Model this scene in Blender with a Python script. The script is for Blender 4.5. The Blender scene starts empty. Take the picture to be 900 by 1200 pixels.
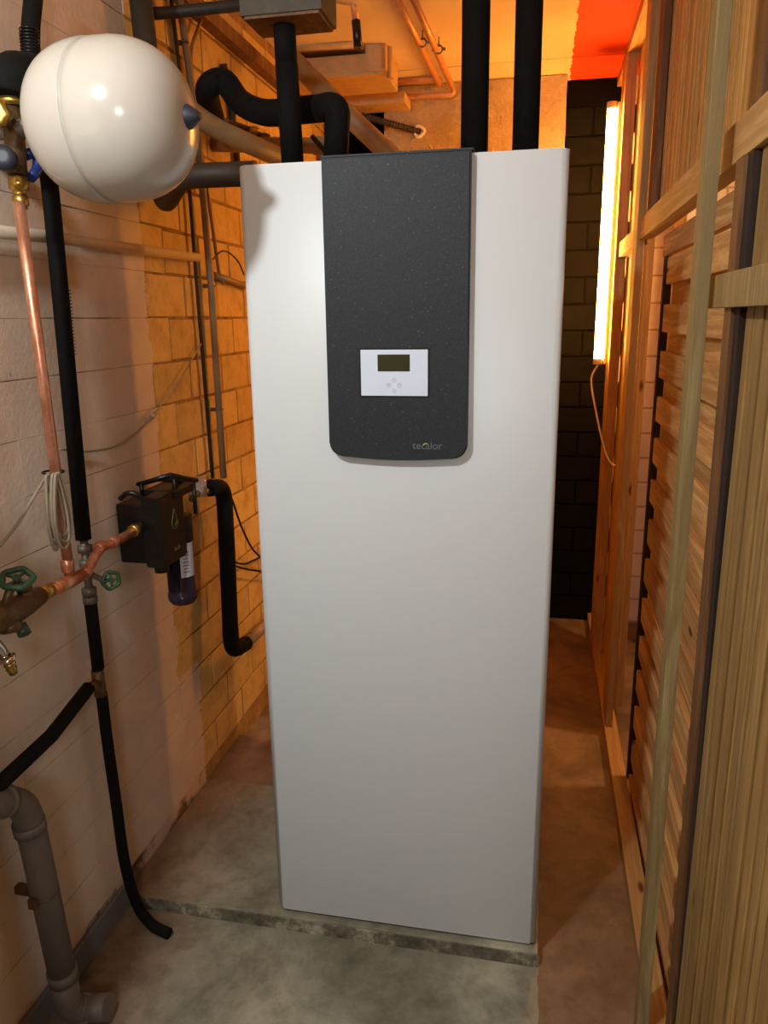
import bpy, bmesh, math, random
from mathutils import Vector, Matrix, Euler
random.seed(7)
S = bpy.context.scene
C = bpy.context.collection
PI = math.pi
# ---------------------------------------------------------------- camera
def camera():
    yaw, pitch, roll, f = 0.2028, 0.2477, -0.0130, 895.3
    cy, sy = math.cos(yaw), math.sin(yaw)
    fw = Vector((-sy*math.cos(pitch), cy*math.cos(pitch), -math.sin(pitch)))
    r = Vector((cy, sy, 0)); u = r.cross(fw)
    r2 = r*math.cos(roll)+u*math.sin(roll); u2 = u*math.cos(roll)-r*math.sin(roll)
    cd = bpy.data.cameras.new('camera'); co = bpy.data.objects.new('camera', cd); C.objects.link(co)
    cd.sensor_fit = 'VERTICAL'; cd.sensor_height = 24; cd.lens = 24*f/1200
    cd.clip_start = .02
    M = Matrix((r2, u2, -fw)).transposed().to_4x4(); M.translation = (0.6589, -1.6812, 1.623)
    co.matrix_world = M
    S.camera = co
camera()
# ---------------------------------------------------------------- light
w = bpy.data.worlds.new('world'); S.world = w; w.use_nodes = True
w.node_tree.nodes['Background'].inputs[0].default_value = (1, .75, .55, 1)
w.node_tree.nodes['Background'].inputs[1].default_value = .01
def area(name, loc, target, size, power, col):
    l = bpy.data.lights.new(name, 'AREA'); l.shape = 'DISK'; l.size = size; l.energy = power; l.color = col
    o = bpy.data.objects.new(name, l); C.objects.link(o); o.location = loc
    o.rotation_euler = (Vector(target)-Vector(loc)).to_track_quat('-Z', 'Y').to_euler()
    return o
area('passage_lamp', (-.19, -1.42, 2.48), (.2, 0, .6), .12, 22, (.92, .98, 1))
area('camera_side_fill', (1.0, -3.1, 2.0), (.0, 0, .8), .5, 18, (.88, .95, 1))  # added soft fill from behind the camera for the cabinet and left wall
area('store_room_lamp', (2.0, 1.0, 2.4), (1.2, 1.2, .8), .25, 26, (1, .56, .22))
S.view_settings.view_transform = 'Standard'; S.view_settings.look = 'None'
S.view_settings.exposure = 0.0; S.view_settings.gamma = 1.0
TUBE_COL = (1, .42, .07); TUBE_STRENGTH = 110

# ---------------------------------------------------------------- materials
def lin(c):
    return tuple(((v/255)/12.92 if v/255 <= .04045 else ((v/255+.055)/1.055)**2.4) for v in c)+(1,)
class NT:
    def __init__(s, name):
        s.m = bpy.data.materials.new(name); s.m.use_nodes = True; s.t = s.m.node_tree; s.n = s.t.nodes
        s.b = s.n['Principled BSDF']
    def new(s, t, **k):
        n = s.n.new(t)
        for a, v in k.items(): setattr(n, a, v)
        return n
    def link(s, a, b): s.t.links.new(a, b)
    def coord(s, scale=(1, 1, 1), kind='Object'):
        m = s.new('ShaderNodeMapping'); m.inputs['Scale'].default_value = scale
        if kind == 'World':
            g = s.new('ShaderNodeNewGeometry'); s.link(g.outputs['Position'], m.inputs[0])
        else:
            g = s.new('ShaderNodeTexCoord'); s.link(g.outputs[kind], m.inputs[0])
        return m.outputs[0]
    def noise(s, vec, scale, detail=4, rough=.6, dist=0):
        n = s.new('ShaderNodeTexNoise'); n.inputs['Scale'].default_value = scale
        n.inputs['Detail'].default_value = detail; n.inputs['Roughness'].default_value = rough
        n.inputs['Distortion'].default_value = dist
        s.link(vec, n.inputs['Vector']); return n.outputs['Fac']
    def ramp(s, fac, stops):
        r = s.new('ShaderNodeValToRGB'); e = r.color_ramp.elements
        while len(e) < len(stops): e.new(.5)
        for x, (p, c) in zip(e, stops): x.position = p; x.color = c
        s.link(fac, r.inputs[0]); return r.outputs[0]
    def mix(s, fac, a, b, mode='MIX'):
        m = s.new('ShaderNodeMix', data_type='RGBA', blend_type=mode)
        for i, v in ((0, fac), (6, a), (7, b)):
            if hasattr(v, 'is_output'): s.link(v, m.inputs[i])
            else: m.inputs[i].default_value = v
        return m.outputs[2]
    def math(s, op, a, b=0.0, c=None):
        m = s.new('ShaderNodeMath', operation=op)
        for i, v in enumerate((a, b) if c is None else (a, b, c)):
            if hasattr(v, 'is_output'): s.link(v, m.inputs[i])
            else: m.inputs[i].default_value = v
        return m.outputs[0]
    def sep(s, vec):
        x = s.new('ShaderNodeSeparateXYZ'); s.link(vec, x.inputs[0]); return x.outputs
    def bump(s, h, strength=.3, dist=.01):
        b = s.new('ShaderNodeBump'); b.inputs['Strength'].default_value = strength; b.inputs['Distance'].default_value = dist
        s.link(h, b.inputs['Height']); s.link(b.outputs[0], s.b.inputs['Normal'])
    def out(s, col=None, rough=.6, metal=0, spec=None):
        if col is not None:
            if hasattr(col, 'is_output'): s.link(col, s.b.inputs['Base Color'])
            else: s.b.inputs['Base Color'].default_value = col
        if hasattr(rough, 'is_output'): s.link(rough, s.b.inputs['Roughness'])
        else: s.b.inputs['Roughness'].default_value = rough
        s.b.inputs['Metallic'].default_value = metal
        if spec is not None: s.b.inputs['Specular IOR Level'].default_value = spec
        return s.m
def plain(name, rgb, rough=.5, metal=0, var=.12, nscale=25, bump=.1, spec=None):
    k = NT(name); v = k.coord(kind='World'); n = k.noise(v, nscale, 4)
    c = lin(rgb); d = tuple(x*(1-var) for x in c[:3])+(1,); e = tuple(min(1, x*(1+var)) for x in c[:3])+(1,)
    if bump: k.bump(n, bump, .003)
    return k.out(k.ramp(n, [(.3, d), (.7, e)]), rough, metal, spec)
def wood(name, a, b, along='z', rough=.65, scale=1.0):
    k = NT(name)
    sc = {'z': (28, 28, 1.6), 'y': (28, 1.6, 28), 'x': (1.6, 28, 28)}[along]
    v = k.coord(tuple(x*scale for x in sc), 'World')
    oi = k.new('ShaderNodeObjectInfo')
    add = k.new('ShaderNodeVectorMath', operation='ADD'); k.link(v, add.inputs[0])
    mul = k.new('ShaderNodeVectorMath', operation='SCALE'); mul.inputs[0].default_value = (31, 17, 23); k.link(oi.outputs['Random'], mul.inputs['Scale'])
    k.link(mul.outputs[0], add.inputs[1]); vv = add.outputs[0]
    n1 = k.noise(vv, 1.4, 6, .65, 1.2)
    fine = k.noise(vv, 6, 3, .7)
    col = k.ramp(n1, [(.3, lin(a)), (.52, lin(b)), (.75, tuple(x*.85 for x in lin(b)[:3])+(1,))])
    col = k.mix(.35, col, k.ramp(fine, [(.3, (.62, .56, .5, 1)), (.6, (1, 1, 1, 1))]), 'MULTIPLY')
    # knots
    kv = k.coord({'z': (9, 9, 3.2), 'y': (9, 3.2, 9), 'x': (3.2, 9, 9)}[along], 'World')
    vo = k.new('ShaderNodeTexVoronoi'); vo.inputs['Scale'].default_value = 1.1; k.link(kv, vo.inputs['Vector'])
    kn = k.ramp(vo.outputs['Distance'], [(.05, (1, 1, 1, 1)), (.11, (0, 0, 0, 1))])
    col = k.mix(kn, col, lin((86, 48, 22)))
    # board to board tone
    tone = k.math('MULTIPLY_ADD', oi.outputs['Random'], .3, .82)
    hs = k.new('ShaderNodeHueSaturation'); k.link(tone, hs.inputs['Value']); k.link(col, hs.inputs['Color'])
    k.bump(k.math('ADD', n1, fine), .35, .002)
    return k.out(hs.outputs[0], rough)
M = {}
M['pine'] = wood('pine', (205, 165, 105), (178, 134, 78))
M['pine_y'] = wood('pine_lengthwise', (210, 170, 112), (180, 138, 82), 'y')
M['pine_grey'] = wood('weathered_pine', (176, 154, 104), (142, 120, 74))
M['panel'] = wood('rough_panel_wood', (184, 150, 88), (152, 116, 60), 'z', .7, 1.0)
M['upper_panel'] = wood('upper_panel_wood', (226, 178, 108), (196, 148, 80), 'z', .7, 1.0)
M['old_y'] = wood('old_sawn_wood', (238, 196, 132), (196, 146, 88), 'y', .75, .8)
M['dark_wood'] = wood('dark_wood', (62, 36, 16), (34, 18, 7))
M['brown_wood'] = wood('brown_wood', (150, 106, 62), (110, 72, 38))

# painted sand-lime brick of the left wall: white paint up to a ragged edge, bare beyond
k = NT('left_wall_brick'); v = k.coord(kind='World'); x = k.sep(v)
edge_n = k.noise(v, 9, 5, .7); low = k.math('MULTIPLY', k.math('LESS_THAN', x[2], .5), .14)
lim = k.math('ADD', k.math('MULTIPLY_ADD', edge_n, .13, .342), low)
fac = k.math('LESS_THAN', x[1], lim)
big = k.noise(v, 3.2, 6, .65); fine = k.noise(v, 70, 4, .7)
paint = k.ramp(big, [(.3, lin((204, 180, 156))), (.6, lin((222, 200, 178))), (.8, lin((210, 186, 164)))])
spots = k.ramp(k.noise(v, 26, 5, .75), [(.67, (0, 0, 0, 1)), (.73, (1, 1, 1, 1))])
lowm = k.ramp(k.noise(v, 5, 3), [(.5, (0, 0, 0, 1)), (.62, (1, 1, 1, 1))])
paint = k.mix(k.mix(1.0, spots, lowm, 'MULTIPLY'), paint, lin((120, 88, 66)))
oi = k.new('ShaderNodeObjectInfo')
bare = k.ramp(k.noise(v, 11, 6, .7), [(.25, lin((176, 138, 74))), (.55, lin((218, 182, 108))), (.8, lin((196, 158, 88)))])
hs = k.new('ShaderNodeHueSaturation'); k.link(k.math('MULTIPLY_ADD', oi.outputs['Random'], .22, .86), hs.inputs['Value']); k.link(bare, hs.inputs['Color'])
k.bump(k.math('ADD', fine, big), .35, .004)
M['brick_left'] = k.out(k.mix(fac, hs.outputs[0], paint), .85)
k = NT('left_wall_mortar'); v = k.coord(kind='World'); x = k.sep(v)
edge_n = k.noise(v, 9, 5, .7); low = k.math('MULTIPLY', k.math('LESS_THAN', x[2], .5), .14)
fac = k.math('LESS_THAN', x[1], k.math('ADD', k.math('MULTIPLY_ADD', edge_n, .13, .342), low))
crack = k.ramp(k.noise(v, 5, 5, .7), [(.5, lin((214, 184, 158))), (.62, lin((120, 92, 70)))])
k.bump(k.noise(v, 60), .4, .004)
M['mortar_left'] = k.out(k.mix(fac, k.ramp(k.noise(v, 12), [(.3, lin((120, 88, 44))), (.7, lin((176, 138, 78)))]), crack), .95)
M['black_brick'] = plain('black_painted_brick', (9, 7, 6), .9, var=.4, nscale=14, bump=.4, spec=.15)
M['black_mortar'] = plain('black_mortar', (6, 5, 4), .95, var=.4, spec=.1)
M['white_brick'] = plain('white_painted_brick', (235, 222, 196), .8, var=.06, nscale=10, bump=.3)
M['white_mortar'] = plain('white_mortar', (190, 172, 140), .9)
k = NT('pier_plaster'); v = k.coord(kind='World')
h = k.noise(v, 38, 6, .7, .6); h2 = k.noise(v, 6, 4)
k.bump(k.math('ADD', h, k.math('MULTIPLY', h2, .7)), 1.0, .035)
M['plaster'] = k.out(k.ramp(h2, [(.3, lin((196, 166, 120))), (.7, lin((222, 192, 146)))]), .95)
k = NT('ceiling_paint'); v = k.coord(kind='World'); x = k.sep(v)
edge = k.math('MULTIPLY_ADD', k.noise(v, 14, 5, .7), .05, .715)
red = k.math('GREATER_THAN', x[0], edge)
c1 = k.ramp(k.noise(v, 4, 5), [(.3, lin((232, 206, 164))), (.7, lin((244, 222, 184)))])
k.bump(k.noise(v, 18, 5), .2, .004)
M['ceiling'] = k.out(k.mix(red, c1, lin((238, 72, 18))), .85)
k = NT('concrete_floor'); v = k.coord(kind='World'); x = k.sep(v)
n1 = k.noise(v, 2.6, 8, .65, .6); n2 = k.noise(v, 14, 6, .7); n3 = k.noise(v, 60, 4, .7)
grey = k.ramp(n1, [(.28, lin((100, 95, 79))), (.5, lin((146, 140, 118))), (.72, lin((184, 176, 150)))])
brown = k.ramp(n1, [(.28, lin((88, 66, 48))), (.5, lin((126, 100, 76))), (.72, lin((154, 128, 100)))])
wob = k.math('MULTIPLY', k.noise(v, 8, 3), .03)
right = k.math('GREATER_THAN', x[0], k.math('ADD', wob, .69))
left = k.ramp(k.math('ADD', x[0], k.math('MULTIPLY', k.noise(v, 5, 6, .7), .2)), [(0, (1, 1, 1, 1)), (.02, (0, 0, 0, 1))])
left = k.math('MULTIPLY', k.ramp(k.math('ADD', k.math('ADD', x[0], .6), k.math('MULTIPLY', k.noise(v, 6, 6, .7), .22)), [(.40, (1, 1, 1, 1)), (.56, (0, 0, 0, 1))]), .8)  # brown on the left paints in the shadow along the wall side
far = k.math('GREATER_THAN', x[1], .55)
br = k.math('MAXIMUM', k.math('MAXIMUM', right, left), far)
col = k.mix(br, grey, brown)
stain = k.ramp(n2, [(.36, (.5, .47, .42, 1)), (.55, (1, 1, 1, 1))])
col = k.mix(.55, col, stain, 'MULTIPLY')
# dark blotch in front of the plinth
dx = k.math('SUBTRACT', x[0], .3); dy = k.math('SUBTRACT', x[1], -.14)
dist = k.math('SQRT', k.math('ADD', k.math('MULTIPLY', k.math('POWER', dx, 2), .35), k.math('MULTIPLY', k.math('POWER', dy, 2), 2.6)))
bl = k.ramp(k.math('ADD', dist, k.math('MULTIPLY', n1, .25)), [(.2, (.5, .5, .48, 1)), (.36, (1, 1, 1, 1))])
col = k.mix(.7, col, bl, 'MULTIPLY')
k.bump(k.math('ADD', n2, n3), .25, .004)
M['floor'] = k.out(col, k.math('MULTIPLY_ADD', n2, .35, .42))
M['plinth'] = plain('plinth_concrete', (138, 132, 112), .85, var=.35, nscale=16, bump=.5)
k = NT('cabinet_paint'); v = k.coord(kind='World'); k.bump(k.noise(v, 700, 2), .06, .0006)
M['cabinet'] = k.out(lin((210, 214, 214)), .38)
k = NT('anthracite_paint'); v = k.coord(kind='World'); n = k.noise(v, 500, 2, .5); m = k.noise(v, 260, 2, .5)
k.bump(n, .25, .0008)
M['anthracite'] = k.out(k.ramp(m, [(.4, lin((36, 39, 43))), (.72, lin((46, 50, 55))), (.79, lin((120, 124, 130)))]), .55, 0, .3)
M['controller'] = plain('controller_white', (214, 224, 240), .4, var=.01, bump=0)
M['screen'] = plain('lcd_screen', (52, 52, 26), .25, var=.05, bump=0)
M['button_grey'] = plain('button_outline', (170, 176, 186), .4, bump=0)
M['logo_grey'] = plain('logo_grey', (96, 100, 106), .4, bump=0)
M['logo_green'] = plain('logo_green', (170, 180, 60), .4, bump=0)
M['tank'] = plain('tank_enamel', (186, 180, 168), .18, var=.01, bump=0)
M['black_rubber'] = plain('black_foam', (14, 12, 11), .85, var=.3, nscale=60, bump=.3, spec=.2)
M['black_plastic'] = plain('black_plastic', (15, 13, 12), .35, var=.1)
M['brown_foam'] = plain('brown_dark_pipe', (52, 40, 28), .6, var=.2)
M['grey_pipe'] = plain('grey_waste_pipe', (104, 92, 80), .5, var=.12)
M['beige_pipe'] = plain('beige_pipe', (150, 120, 82), .5, var=.15)
M['white_pipe'] = plain('white_painted_pipe', (196, 176, 152), .5, var=.08)
M['cream'] = plain('cream_painted_box', (196, 158, 104), .7, var=.12)
k = NT('copper'); v = k.coord((1, 1, .4), 'World'); n = k.noise(v, 40, 5, .7)
M['copper'] = k.out(k.ramp(n, [(.3, lin((186, 116, 84))), (.6, lin((240, 172, 136))), (.8, lin((222, 150, 114)))]), k.math('MULTIPLY_ADD', n, .3, .2), .75)
M['ceiling_pipe'] = plain('orange_copper_pipe', (214, 150, 92), .45, .3)
M['brass'] = plain('brass', (196, 160, 84), .3, .95, nscale=40)
M['old_brass'] = plain('old_brass', (104, 80, 52), .5, .6, var=.3, nscale=40, bump=.4)
M['galvanised'] = plain('galvanised_steel', (112, 104, 92), .5, .5, var=.3, nscale=60, bump=.4)
M['chrome'] = plain('chrome', (220, 215, 205), .12, 1, bump=0)
M['green_wheel'] = plain('green_enamel', (44, 74, 48), .45, bump=.1)
M['blue_plastic'] = plain('blue_plastic', (30, 48, 110), .4, bump=0)
M['navy'] = plain('navy_cap', (34, 36, 46), .5, bump=0)
M['red_plastic'] = plain('red_plastic', (150, 30, 22), .4, bump=0)
M['cable_grey'] = plain('grey_cable', (150, 134, 110), .5, bump=0)
M['cable_white'] = plain('white_cable', (226, 210, 176), .5, bump=0)
M['label'] = plain('paper_label', (196, 190, 196), .6, bump=0)
M['ink'] = plain('label_ink', (60, 56, 70), .6, bump=0)
M['olive'] = plain('olive_mark', (112, 108, 46), .5, bump=0)
M['skirt'] = plain('grey_skirting', (112, 108, 108), .6, var=.1)
M['box_grey'] = plain('dark_grey_board', (84, 76, 66), .8, var=.15)
k = NT('smoked_plastic')
k.b.inputs['Transmission Weight'].default_value = .55; k.b.inputs['IOR'].default_value = 1.4
M['smoked'] = k.out(lin((62, 50, 70)), .12)
k = NT('clear_plastic'); k.b.inputs['Transmission Weight'].default_value = .8; k.b.inputs['IOR'].default_value = 1.3
M['clear'] = k.out(lin((220, 210, 200)), .1)
k = NT('tube_light'); k.b.inputs['Emission Color'].default_value = TUBE_COL+(1,); k.b.inputs['Emission Strength'].default_value = TUBE_STRENGTH
M['tube'] = k.out(lin((255, 250, 230)), .4)

# ---------------------------------------------------------------- mesh helpers
def link(name, bm, mat, parent=None, smooth=False):
    me = bpy.data.meshes.new(name)
    bmesh.ops.recalc_face_normals(bm, faces=bm.faces)
    bm.to_mesh(me); bm.free()
    me.materials.append(M[mat] if isinstance(mat, str) else mat)
    if smooth:
        for p in me.polygons: p.use_smooth = True
    o = bpy.data.objects.new(name, me); C.objects.link(o)
    if parent:
        o.parent = parent
        o.matrix_parent_inverse = Matrix.Translation(-world_loc(parent))
    return o
def world_loc(o):
    v = Vector(o.location)
    return v
def box(bm, a, b, bev=0.0, rot=None):
    a = Vector(a); b = Vector(b); c = (a+b)/2; s = b-a
    r = bmesh.ops.create_cube(bm, size=1)
    vs = r['verts']
    bmesh.ops.scale(bm, vec=(abs(s.x), abs(s.y), abs(s.z)), verts=vs)
    if bev:
        es = list({e for v in vs for e in v.link_edges})
        nb = bmesh.ops.bevel(bm, geom=es, offset=bev, segments=2, affect='EDGES', profile=.7)
        vs = list({v for f in nb['faces'] for v in f.verts} | {v for v in vs if v.is_valid})
    if rot is not None: bmesh.ops.rotate(bm, cent=(0, 0, 0), matrix=rot, verts=vs)
    bmesh.ops.translate(bm, vec=c, verts=vs)
    return vs
def boxo(name, a, b, mat, parent=None, bev=0.0, rot=None):
    bm = bmesh.new(); box(bm, a, b, bev, rot); return link(name, bm, mat, parent)
def beam(name, p, q, w, d, mat, parent=None, side=(0, 1, 0), bev=.0015):
    """a straight timber from p to q; w across 'side', d across the other axis"""
    p = Vector(p); q = Vector(q); z = (q-p).normalized(); y = Vector(side); y = (y-z*y.dot(z)).normalized(); x = y.cross(z)
    bm = bmesh.new(); vs = box(bm, (-d/2, -w/2, -(q-p).length/2), (d/2, w/2, (q-p).length/2), bev)
    m = Matrix((x, y, z)).transposed().to_4x4(); m.translation = (p+q)/2
    bmesh.ops.transform(bm, matrix=m, verts=bm.verts); return link(name, bm, mat, parent)
def fillet(pts, r, n=6):
    pts = [Vector(p) for p in pts]
    if r <= 0 or len(pts) < 3: return pts
    out = [pts[0]]
    for i in range(1, len(pts)-1):
        a, b, c = pts[i-1], pts[i], pts[i+1]
        u = (a-b); v = (c-b); rr = min(r, u.length*.48, v.length*.48)
        p0 = b+u.normalized()*rr; p1 = b+v.normalized()*rr
        for k in range(n+1):
            t = k/n; out.append((1-t)**2*p0+2*t*(1-t)*b+t*t*p1)
    out.append(pts[-1]); return out
def tube(bm, pts, r, seg=16, cap=True):
    pts = [Vector(p) for p in pts]
    q = [pts[0]]
    rad = [r(0) if callable(r) else r]
    for i in range(1, len(pts)):
        if (pts[i]-q[-1]).length > 1e-5:
            q.append(pts[i]); rad.append(r(i/(len(pts)-1)) if callable(r) else r)
    pts = q; n = len(pts)
    t0 = (pts[1]-pts[0]).normalized()
    up = Vector((0, 0, 1)) if abs(t0.z) < .9 else Vector((0, 1, 0))
    nx = t0.cross(up).normalized(); rings = []
    for i in range(n):
        t = ((pts[min(i+1, n-1)]-pts[i]).normalized()+(pts[i]-pts[max(i-1, 0)]).normalized())
        t = t.normalized() if t.length > 1e-6 else t0
        nx = (nx-t*nx.dot(t)).normalized(); ny = t.cross(nx)
        rings.append([bm.verts.new(pts[i]+(nx*math.cos(2*PI*k/seg)+ny*math.sin(2*PI*k/seg))*rad[i]) for k in range(seg)])
    for a, b in zip(rings, rings[1:]):
        for k in range(seg):
            f = bm.faces.new((a[k], a[(k+1) % seg], b[(k+1) % seg], b[k])); f.smooth = True
    if cap:
        bm.faces.new(rings[0][::-1]); bm.faces.new(rings[-1])
def pipe(name, pts, r, mat, parent=None, bend=0, seg=16):
    bm = bmesh.new(); tube(bm, fillet(pts, bend) if bend else pts, r, seg)
    o = link_keep(name, bm, mat, parent); return o
def link_keep(name, bm, mat, parent=None):
    return link(name, bm, mat, parent)
def spline(pts, n=8):
    P = [Vector(p) for p in pts]; P = [P[0]*2-P[1]]+P+[P[-1]*2-P[-2]]; out = []
    for i in range(1, len(P)-2):
        a, b, c, d = P[i-1:i+3]
        for k in range(n):
            t = k/n; out.append(.5*((2*b)+(c-a)*t+(2*a-5*b+4*c-d)*t*t+(-a+3*b-3*c+d)*t**3))
    out.append(P[-2]); return out
def lathe(bm, base, axis, prof, seg=32):
    """prof: (distance along axis, radius)"""
    base = Vector(base); t = Vector(axis).normalized(); up = Vector((0, 0, 1)) if abs(t.z) < .9 else Vector((0, 1, 0))
    nx = t.cross(up).normalized(); ny = t.cross(nx); rings = []
    for d, r in prof:
        rings.append([bm.verts.new(base+t*d+(nx*math.cos(2*PI*k/seg)+ny*math.sin(2*PI*k/seg))*max(r, 1e-4)) for k in range(seg)])
    for a, b in zip(rings, rings[1:]):
        for k in range(seg): bm.faces.new((a[k], a[(k+1) % seg], b[(k+1) % seg], b[k])).smooth = True
    bm.faces.new(rings[0][::-1]); bm.faces.new(rings[-1])
def latheo(name, base, axis, prof, mat, parent=None, seg=32):
    bm = bmesh.new(); lathe(bm, base, axis, prof, seg); return link(name, bm, mat, parent)
def torus(bm, c, axis, R, r, seg=32, s2=10, wob=0, n=5):
    c = Vector(c); t = Vector(axis).normalized(); up = Vector((0, 0, 1)) if abs(t.z) < .9 else Vector((0, 1, 0))
    nx = t.cross(up).normalized(); ny = t.cross(nx); rings = []
    for i in range(seg):
        a = 2*PI*i/seg; d = nx*math.cos(a)+ny*math.sin(a); RR = R*(1+wob*math.cos(n*a))
        rings.append([bm.verts.new(c+d*(RR+r*math.cos(2*PI*k/s2))+t*r*math.sin(2*PI*k/s2)) for k in range(s2)])
    for i in range(seg):
        a, b = rings[i], rings[(i+1) % seg]
        for k in range(s2): bm.faces.new((a[k], a[(k+1) % s2], b[(k+1) % s2], b[k])).smooth = True
def thing(name, loc, label, cat, group=None):
    o = bpy.data.objects.new(name, None); C.objects.link(o); o.location = loc; o.empty_display_size = .05
    return tag(o, label, cat, group)
def tag(o, label=None, cat=None, group=None, kind=None):
    if label: o['label'] = label
    if cat: o['category'] = cat
    if group: o['group'] = group
    if kind: o['kind'] = kind
    return o
def st(o): o['kind'] = 'structure'; return o
def text(name, s, size, loc, rot, mat, parent, depth=.0004, bold=0):
    cu = bpy.data.curves.new(name, 'FONT'); cu.body = s; cu.size = size; cu.extrude = depth; cu.offset = bold
    tmp = bpy.data.objects.new('tmp', cu); me = bpy.data.meshes.new_from_object(tmp); bpy.data.objects.remove(tmp)
    o = bpy.data.objects.new(name, me); C.objects.link(o); me.materials.clear(); me.materials.append(M[mat])
    o.location = Vector(loc)-world_loc(parent); o.rotation_euler = rot; o.parent = parent; return o

# ================================================================ SETTING
XL, YB, ZC = -.4546, 2.39, 2.70
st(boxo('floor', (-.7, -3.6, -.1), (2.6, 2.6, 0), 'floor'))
ceil = st(boxo('ceiling', (-.7, -3.6, ZC), (2.6, 2.06, ZC+.12), 'ceiling'))
boxo('ceiling_slab', (-.7, 2.064, ZC-.002), (2.6, 2.6, ZC+.12), 'ceiling', ceil)
# left wall : recessed mortar bed + single bricks
BH, BL, J = .1285, .25, .010
wl = st(boxo('wall_left', (XL-.15, -3.6, 0), (XL-.0035, YB+.1, ZC), 'mortar_left'))
def brickmesh(l, h, t, bev, name):
    bm = bmesh.new(); box(bm, (-t/2, -l/2, -h/2), (t/2, l/2, h/2), bev)
    me = bpy.data.meshes.new(name); bm.to_mesh(me); bm.free(); return me
bmL = brickmesh(BL-J, BH-J, .05, .0028, 'brick'); bmL.materials.append(M['brick_left'])
bmLp = brickmesh(BL-.0006, BH-.0018, .05, .0006, 'brick'); bmLp.materials.append(M['brick_left'])
row = 0; z = .605-4*BH-BH
z0 = .605 - 5*BH
for row in range(0, 21):
    zc = z0+BH*(row+.5)
    if zc+BH/2 > ZC or zc-BH/2 < -.01: continue
    y = -.72+(BL/2 if row % 2 else 0)
    while y < YB-.02:
        painted = y+BL/2 < .42
        o = bpy.data.objects.new('brick', bmLp if painted else bmL); C.objects.link(o); o.parent = wl
        o.location = (XL-.025+random.uniform(-.0009, .0009)*(0.12 if painted else 1.6), y+BL/2, zc+random.uniform(-.001, .001))
        y += BL
# back wall : black on the cellar side, white beyond the partition
wb = st(boxo('wall_back', (-.7, YB+.004, 0), (2.6, YB+.15, ZC), 'black_mortar'))
wbm = boxo('mortar_bed', (1.02, YB+.002, 0), (2.4, YB+.0035, ZC), 'white_mortar', wb)
def brickX(mat):
    bm = bmesh.new(); box(bm, (-(BL-J)/2, -.02, -(BH-J)/2), ((BL-J)/2, .02, (BH-J)/2), .003)
    me = bpy.data.meshes.new('brick'); bm.to_mesh(me); bm.free(); me.materials.append(M[mat]); return me
bb, bw = brickX('black_brick'), brickX('white_brick')
for row in range(20):
    zc = .075+BH*row
    x = .48+(BL/2 if row % 2 else 0)
    while x < 1.75:
        if x+BL < .98 or x > 1.01 or True:
            o = bpy.data.objects.new('brick', bb if x+BL/2 < 1.0 else bw); C.objects.link(o); o.parent = wb
            o.location = (x+BL/2, YB+.02-.003+random.uniform(-.001, .001), zc)
        x += BL
st(boxo('wall_right', (2.4, -3.6, 0), (2.5, YB+.1, ZC), 'white_brick'))
st(boxo('wall_front', (-.7, -3.7, 0), (2.6, -3.6, ZC), 'white_brick'))
# rendered chimney pier standing in front of the back wall
bm = bmesh.new(); box(bm, (-.13, 2.28, 0), (.725, YB, ZC-.006), 0)
bmesh.ops.subdivide_edges(bm, edges=bm.edges, cuts=24, use_grid_fill=True)
rr = random.Random(3)
for v_ in bm.verts:
    if v_.co.y < 2.3: v_.co += Vector((rr.uniform(-.003, .003), rr.uniform(-.004, .001), 0))
pier = st(link('wall_pier', bm, 'plaster'))
# recess boards left of the pier (dark shaft behind the pipes)
for i, (xa, xb, ya) in enumerate([(-.45, -.37, 2.2), (-.355, -.29, 2.25), (-.28, -.22, 2.27), (-.205, -.132, 2.3)]):
    o = boxo('trim_%d' % (i+1), (xa, ya, 0), (xb, YB, 2.4), 'brown_wood', bev=.006); st(o)
st(boxo('baseboard_left', (XL, -3.6, 0), (XL+.012, .05, .075), 'skirt', bev=.003))
edge_m = NT('plinth_edge'); v = edge_m.coord(kind='World')
M['plinth_edge'] = edge_m.out(edge_m.ramp(edge_m.noise(v, 13, 6, .75), [(.38, lin((74, 68, 54))), (.52, lin((112, 104, 86))), (.66, lin((176, 166, 142)))]), .9)
st(boxo('trim_6', (XL+.002, -.0215, 0), (.7055, -.0175, .036), 'plinth_edge'))
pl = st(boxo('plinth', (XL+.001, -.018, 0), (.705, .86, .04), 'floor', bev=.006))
st(boxo('unseen_light_blocker', (XL, -1.25, 0), (-.26, -.75, 1.72), 'white_brick', bev=.01))  # added out of view to keep lamp light off the left wall and floor
# white pier on the far side of the partition
st(boxo('trim_5', (1.25, 2.02, 0), (1.34, YB-.01, ZC), 'white_brick', bev=.004))

# ================================================================ CABINET
W, D, H, Z0 = .698, .87, 1.90, .05
cab = thing('heat_pump_cabinet', (W/2, 0, .04), 'tall white heat pump cabinet with an anthracite control fascia standing on the concrete plinth', 'heat pump')
def rounded_prism(x0, x1, y0, y1, z0, z1, r, seg=8, back=True):
    bm = bmesh.new(); pts = []
    for cx, cy, a0 in ((x0+r, y0+r, PI), (x1-r, y0+r, 1.5*PI)):
        for k_ in range(seg+1):
            a = a0+k_/seg*PI/2; pts.append((cx+r*math.cos(a), cy+r*math.sin(a)))
    pts += [(x1, y1), (x0, y1)]
    lo = [bm.verts.new((x, y, z0)) for x, y in pts]; hi = [bm.verts.new((x, y, z1)) for x, y in pts]
    n = len(pts)
    for i in range(n): bm.faces.new((lo[i], lo[(i+1) % n], hi[(i+1) % n], hi[i])).smooth = (i < n-3)
    bm.faces.new(lo[::-1]); bm.faces.new(hi); return bm
bm = rounded_prism(0, W, 0, .05, Z0, Z0+H-.003, .016)
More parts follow.
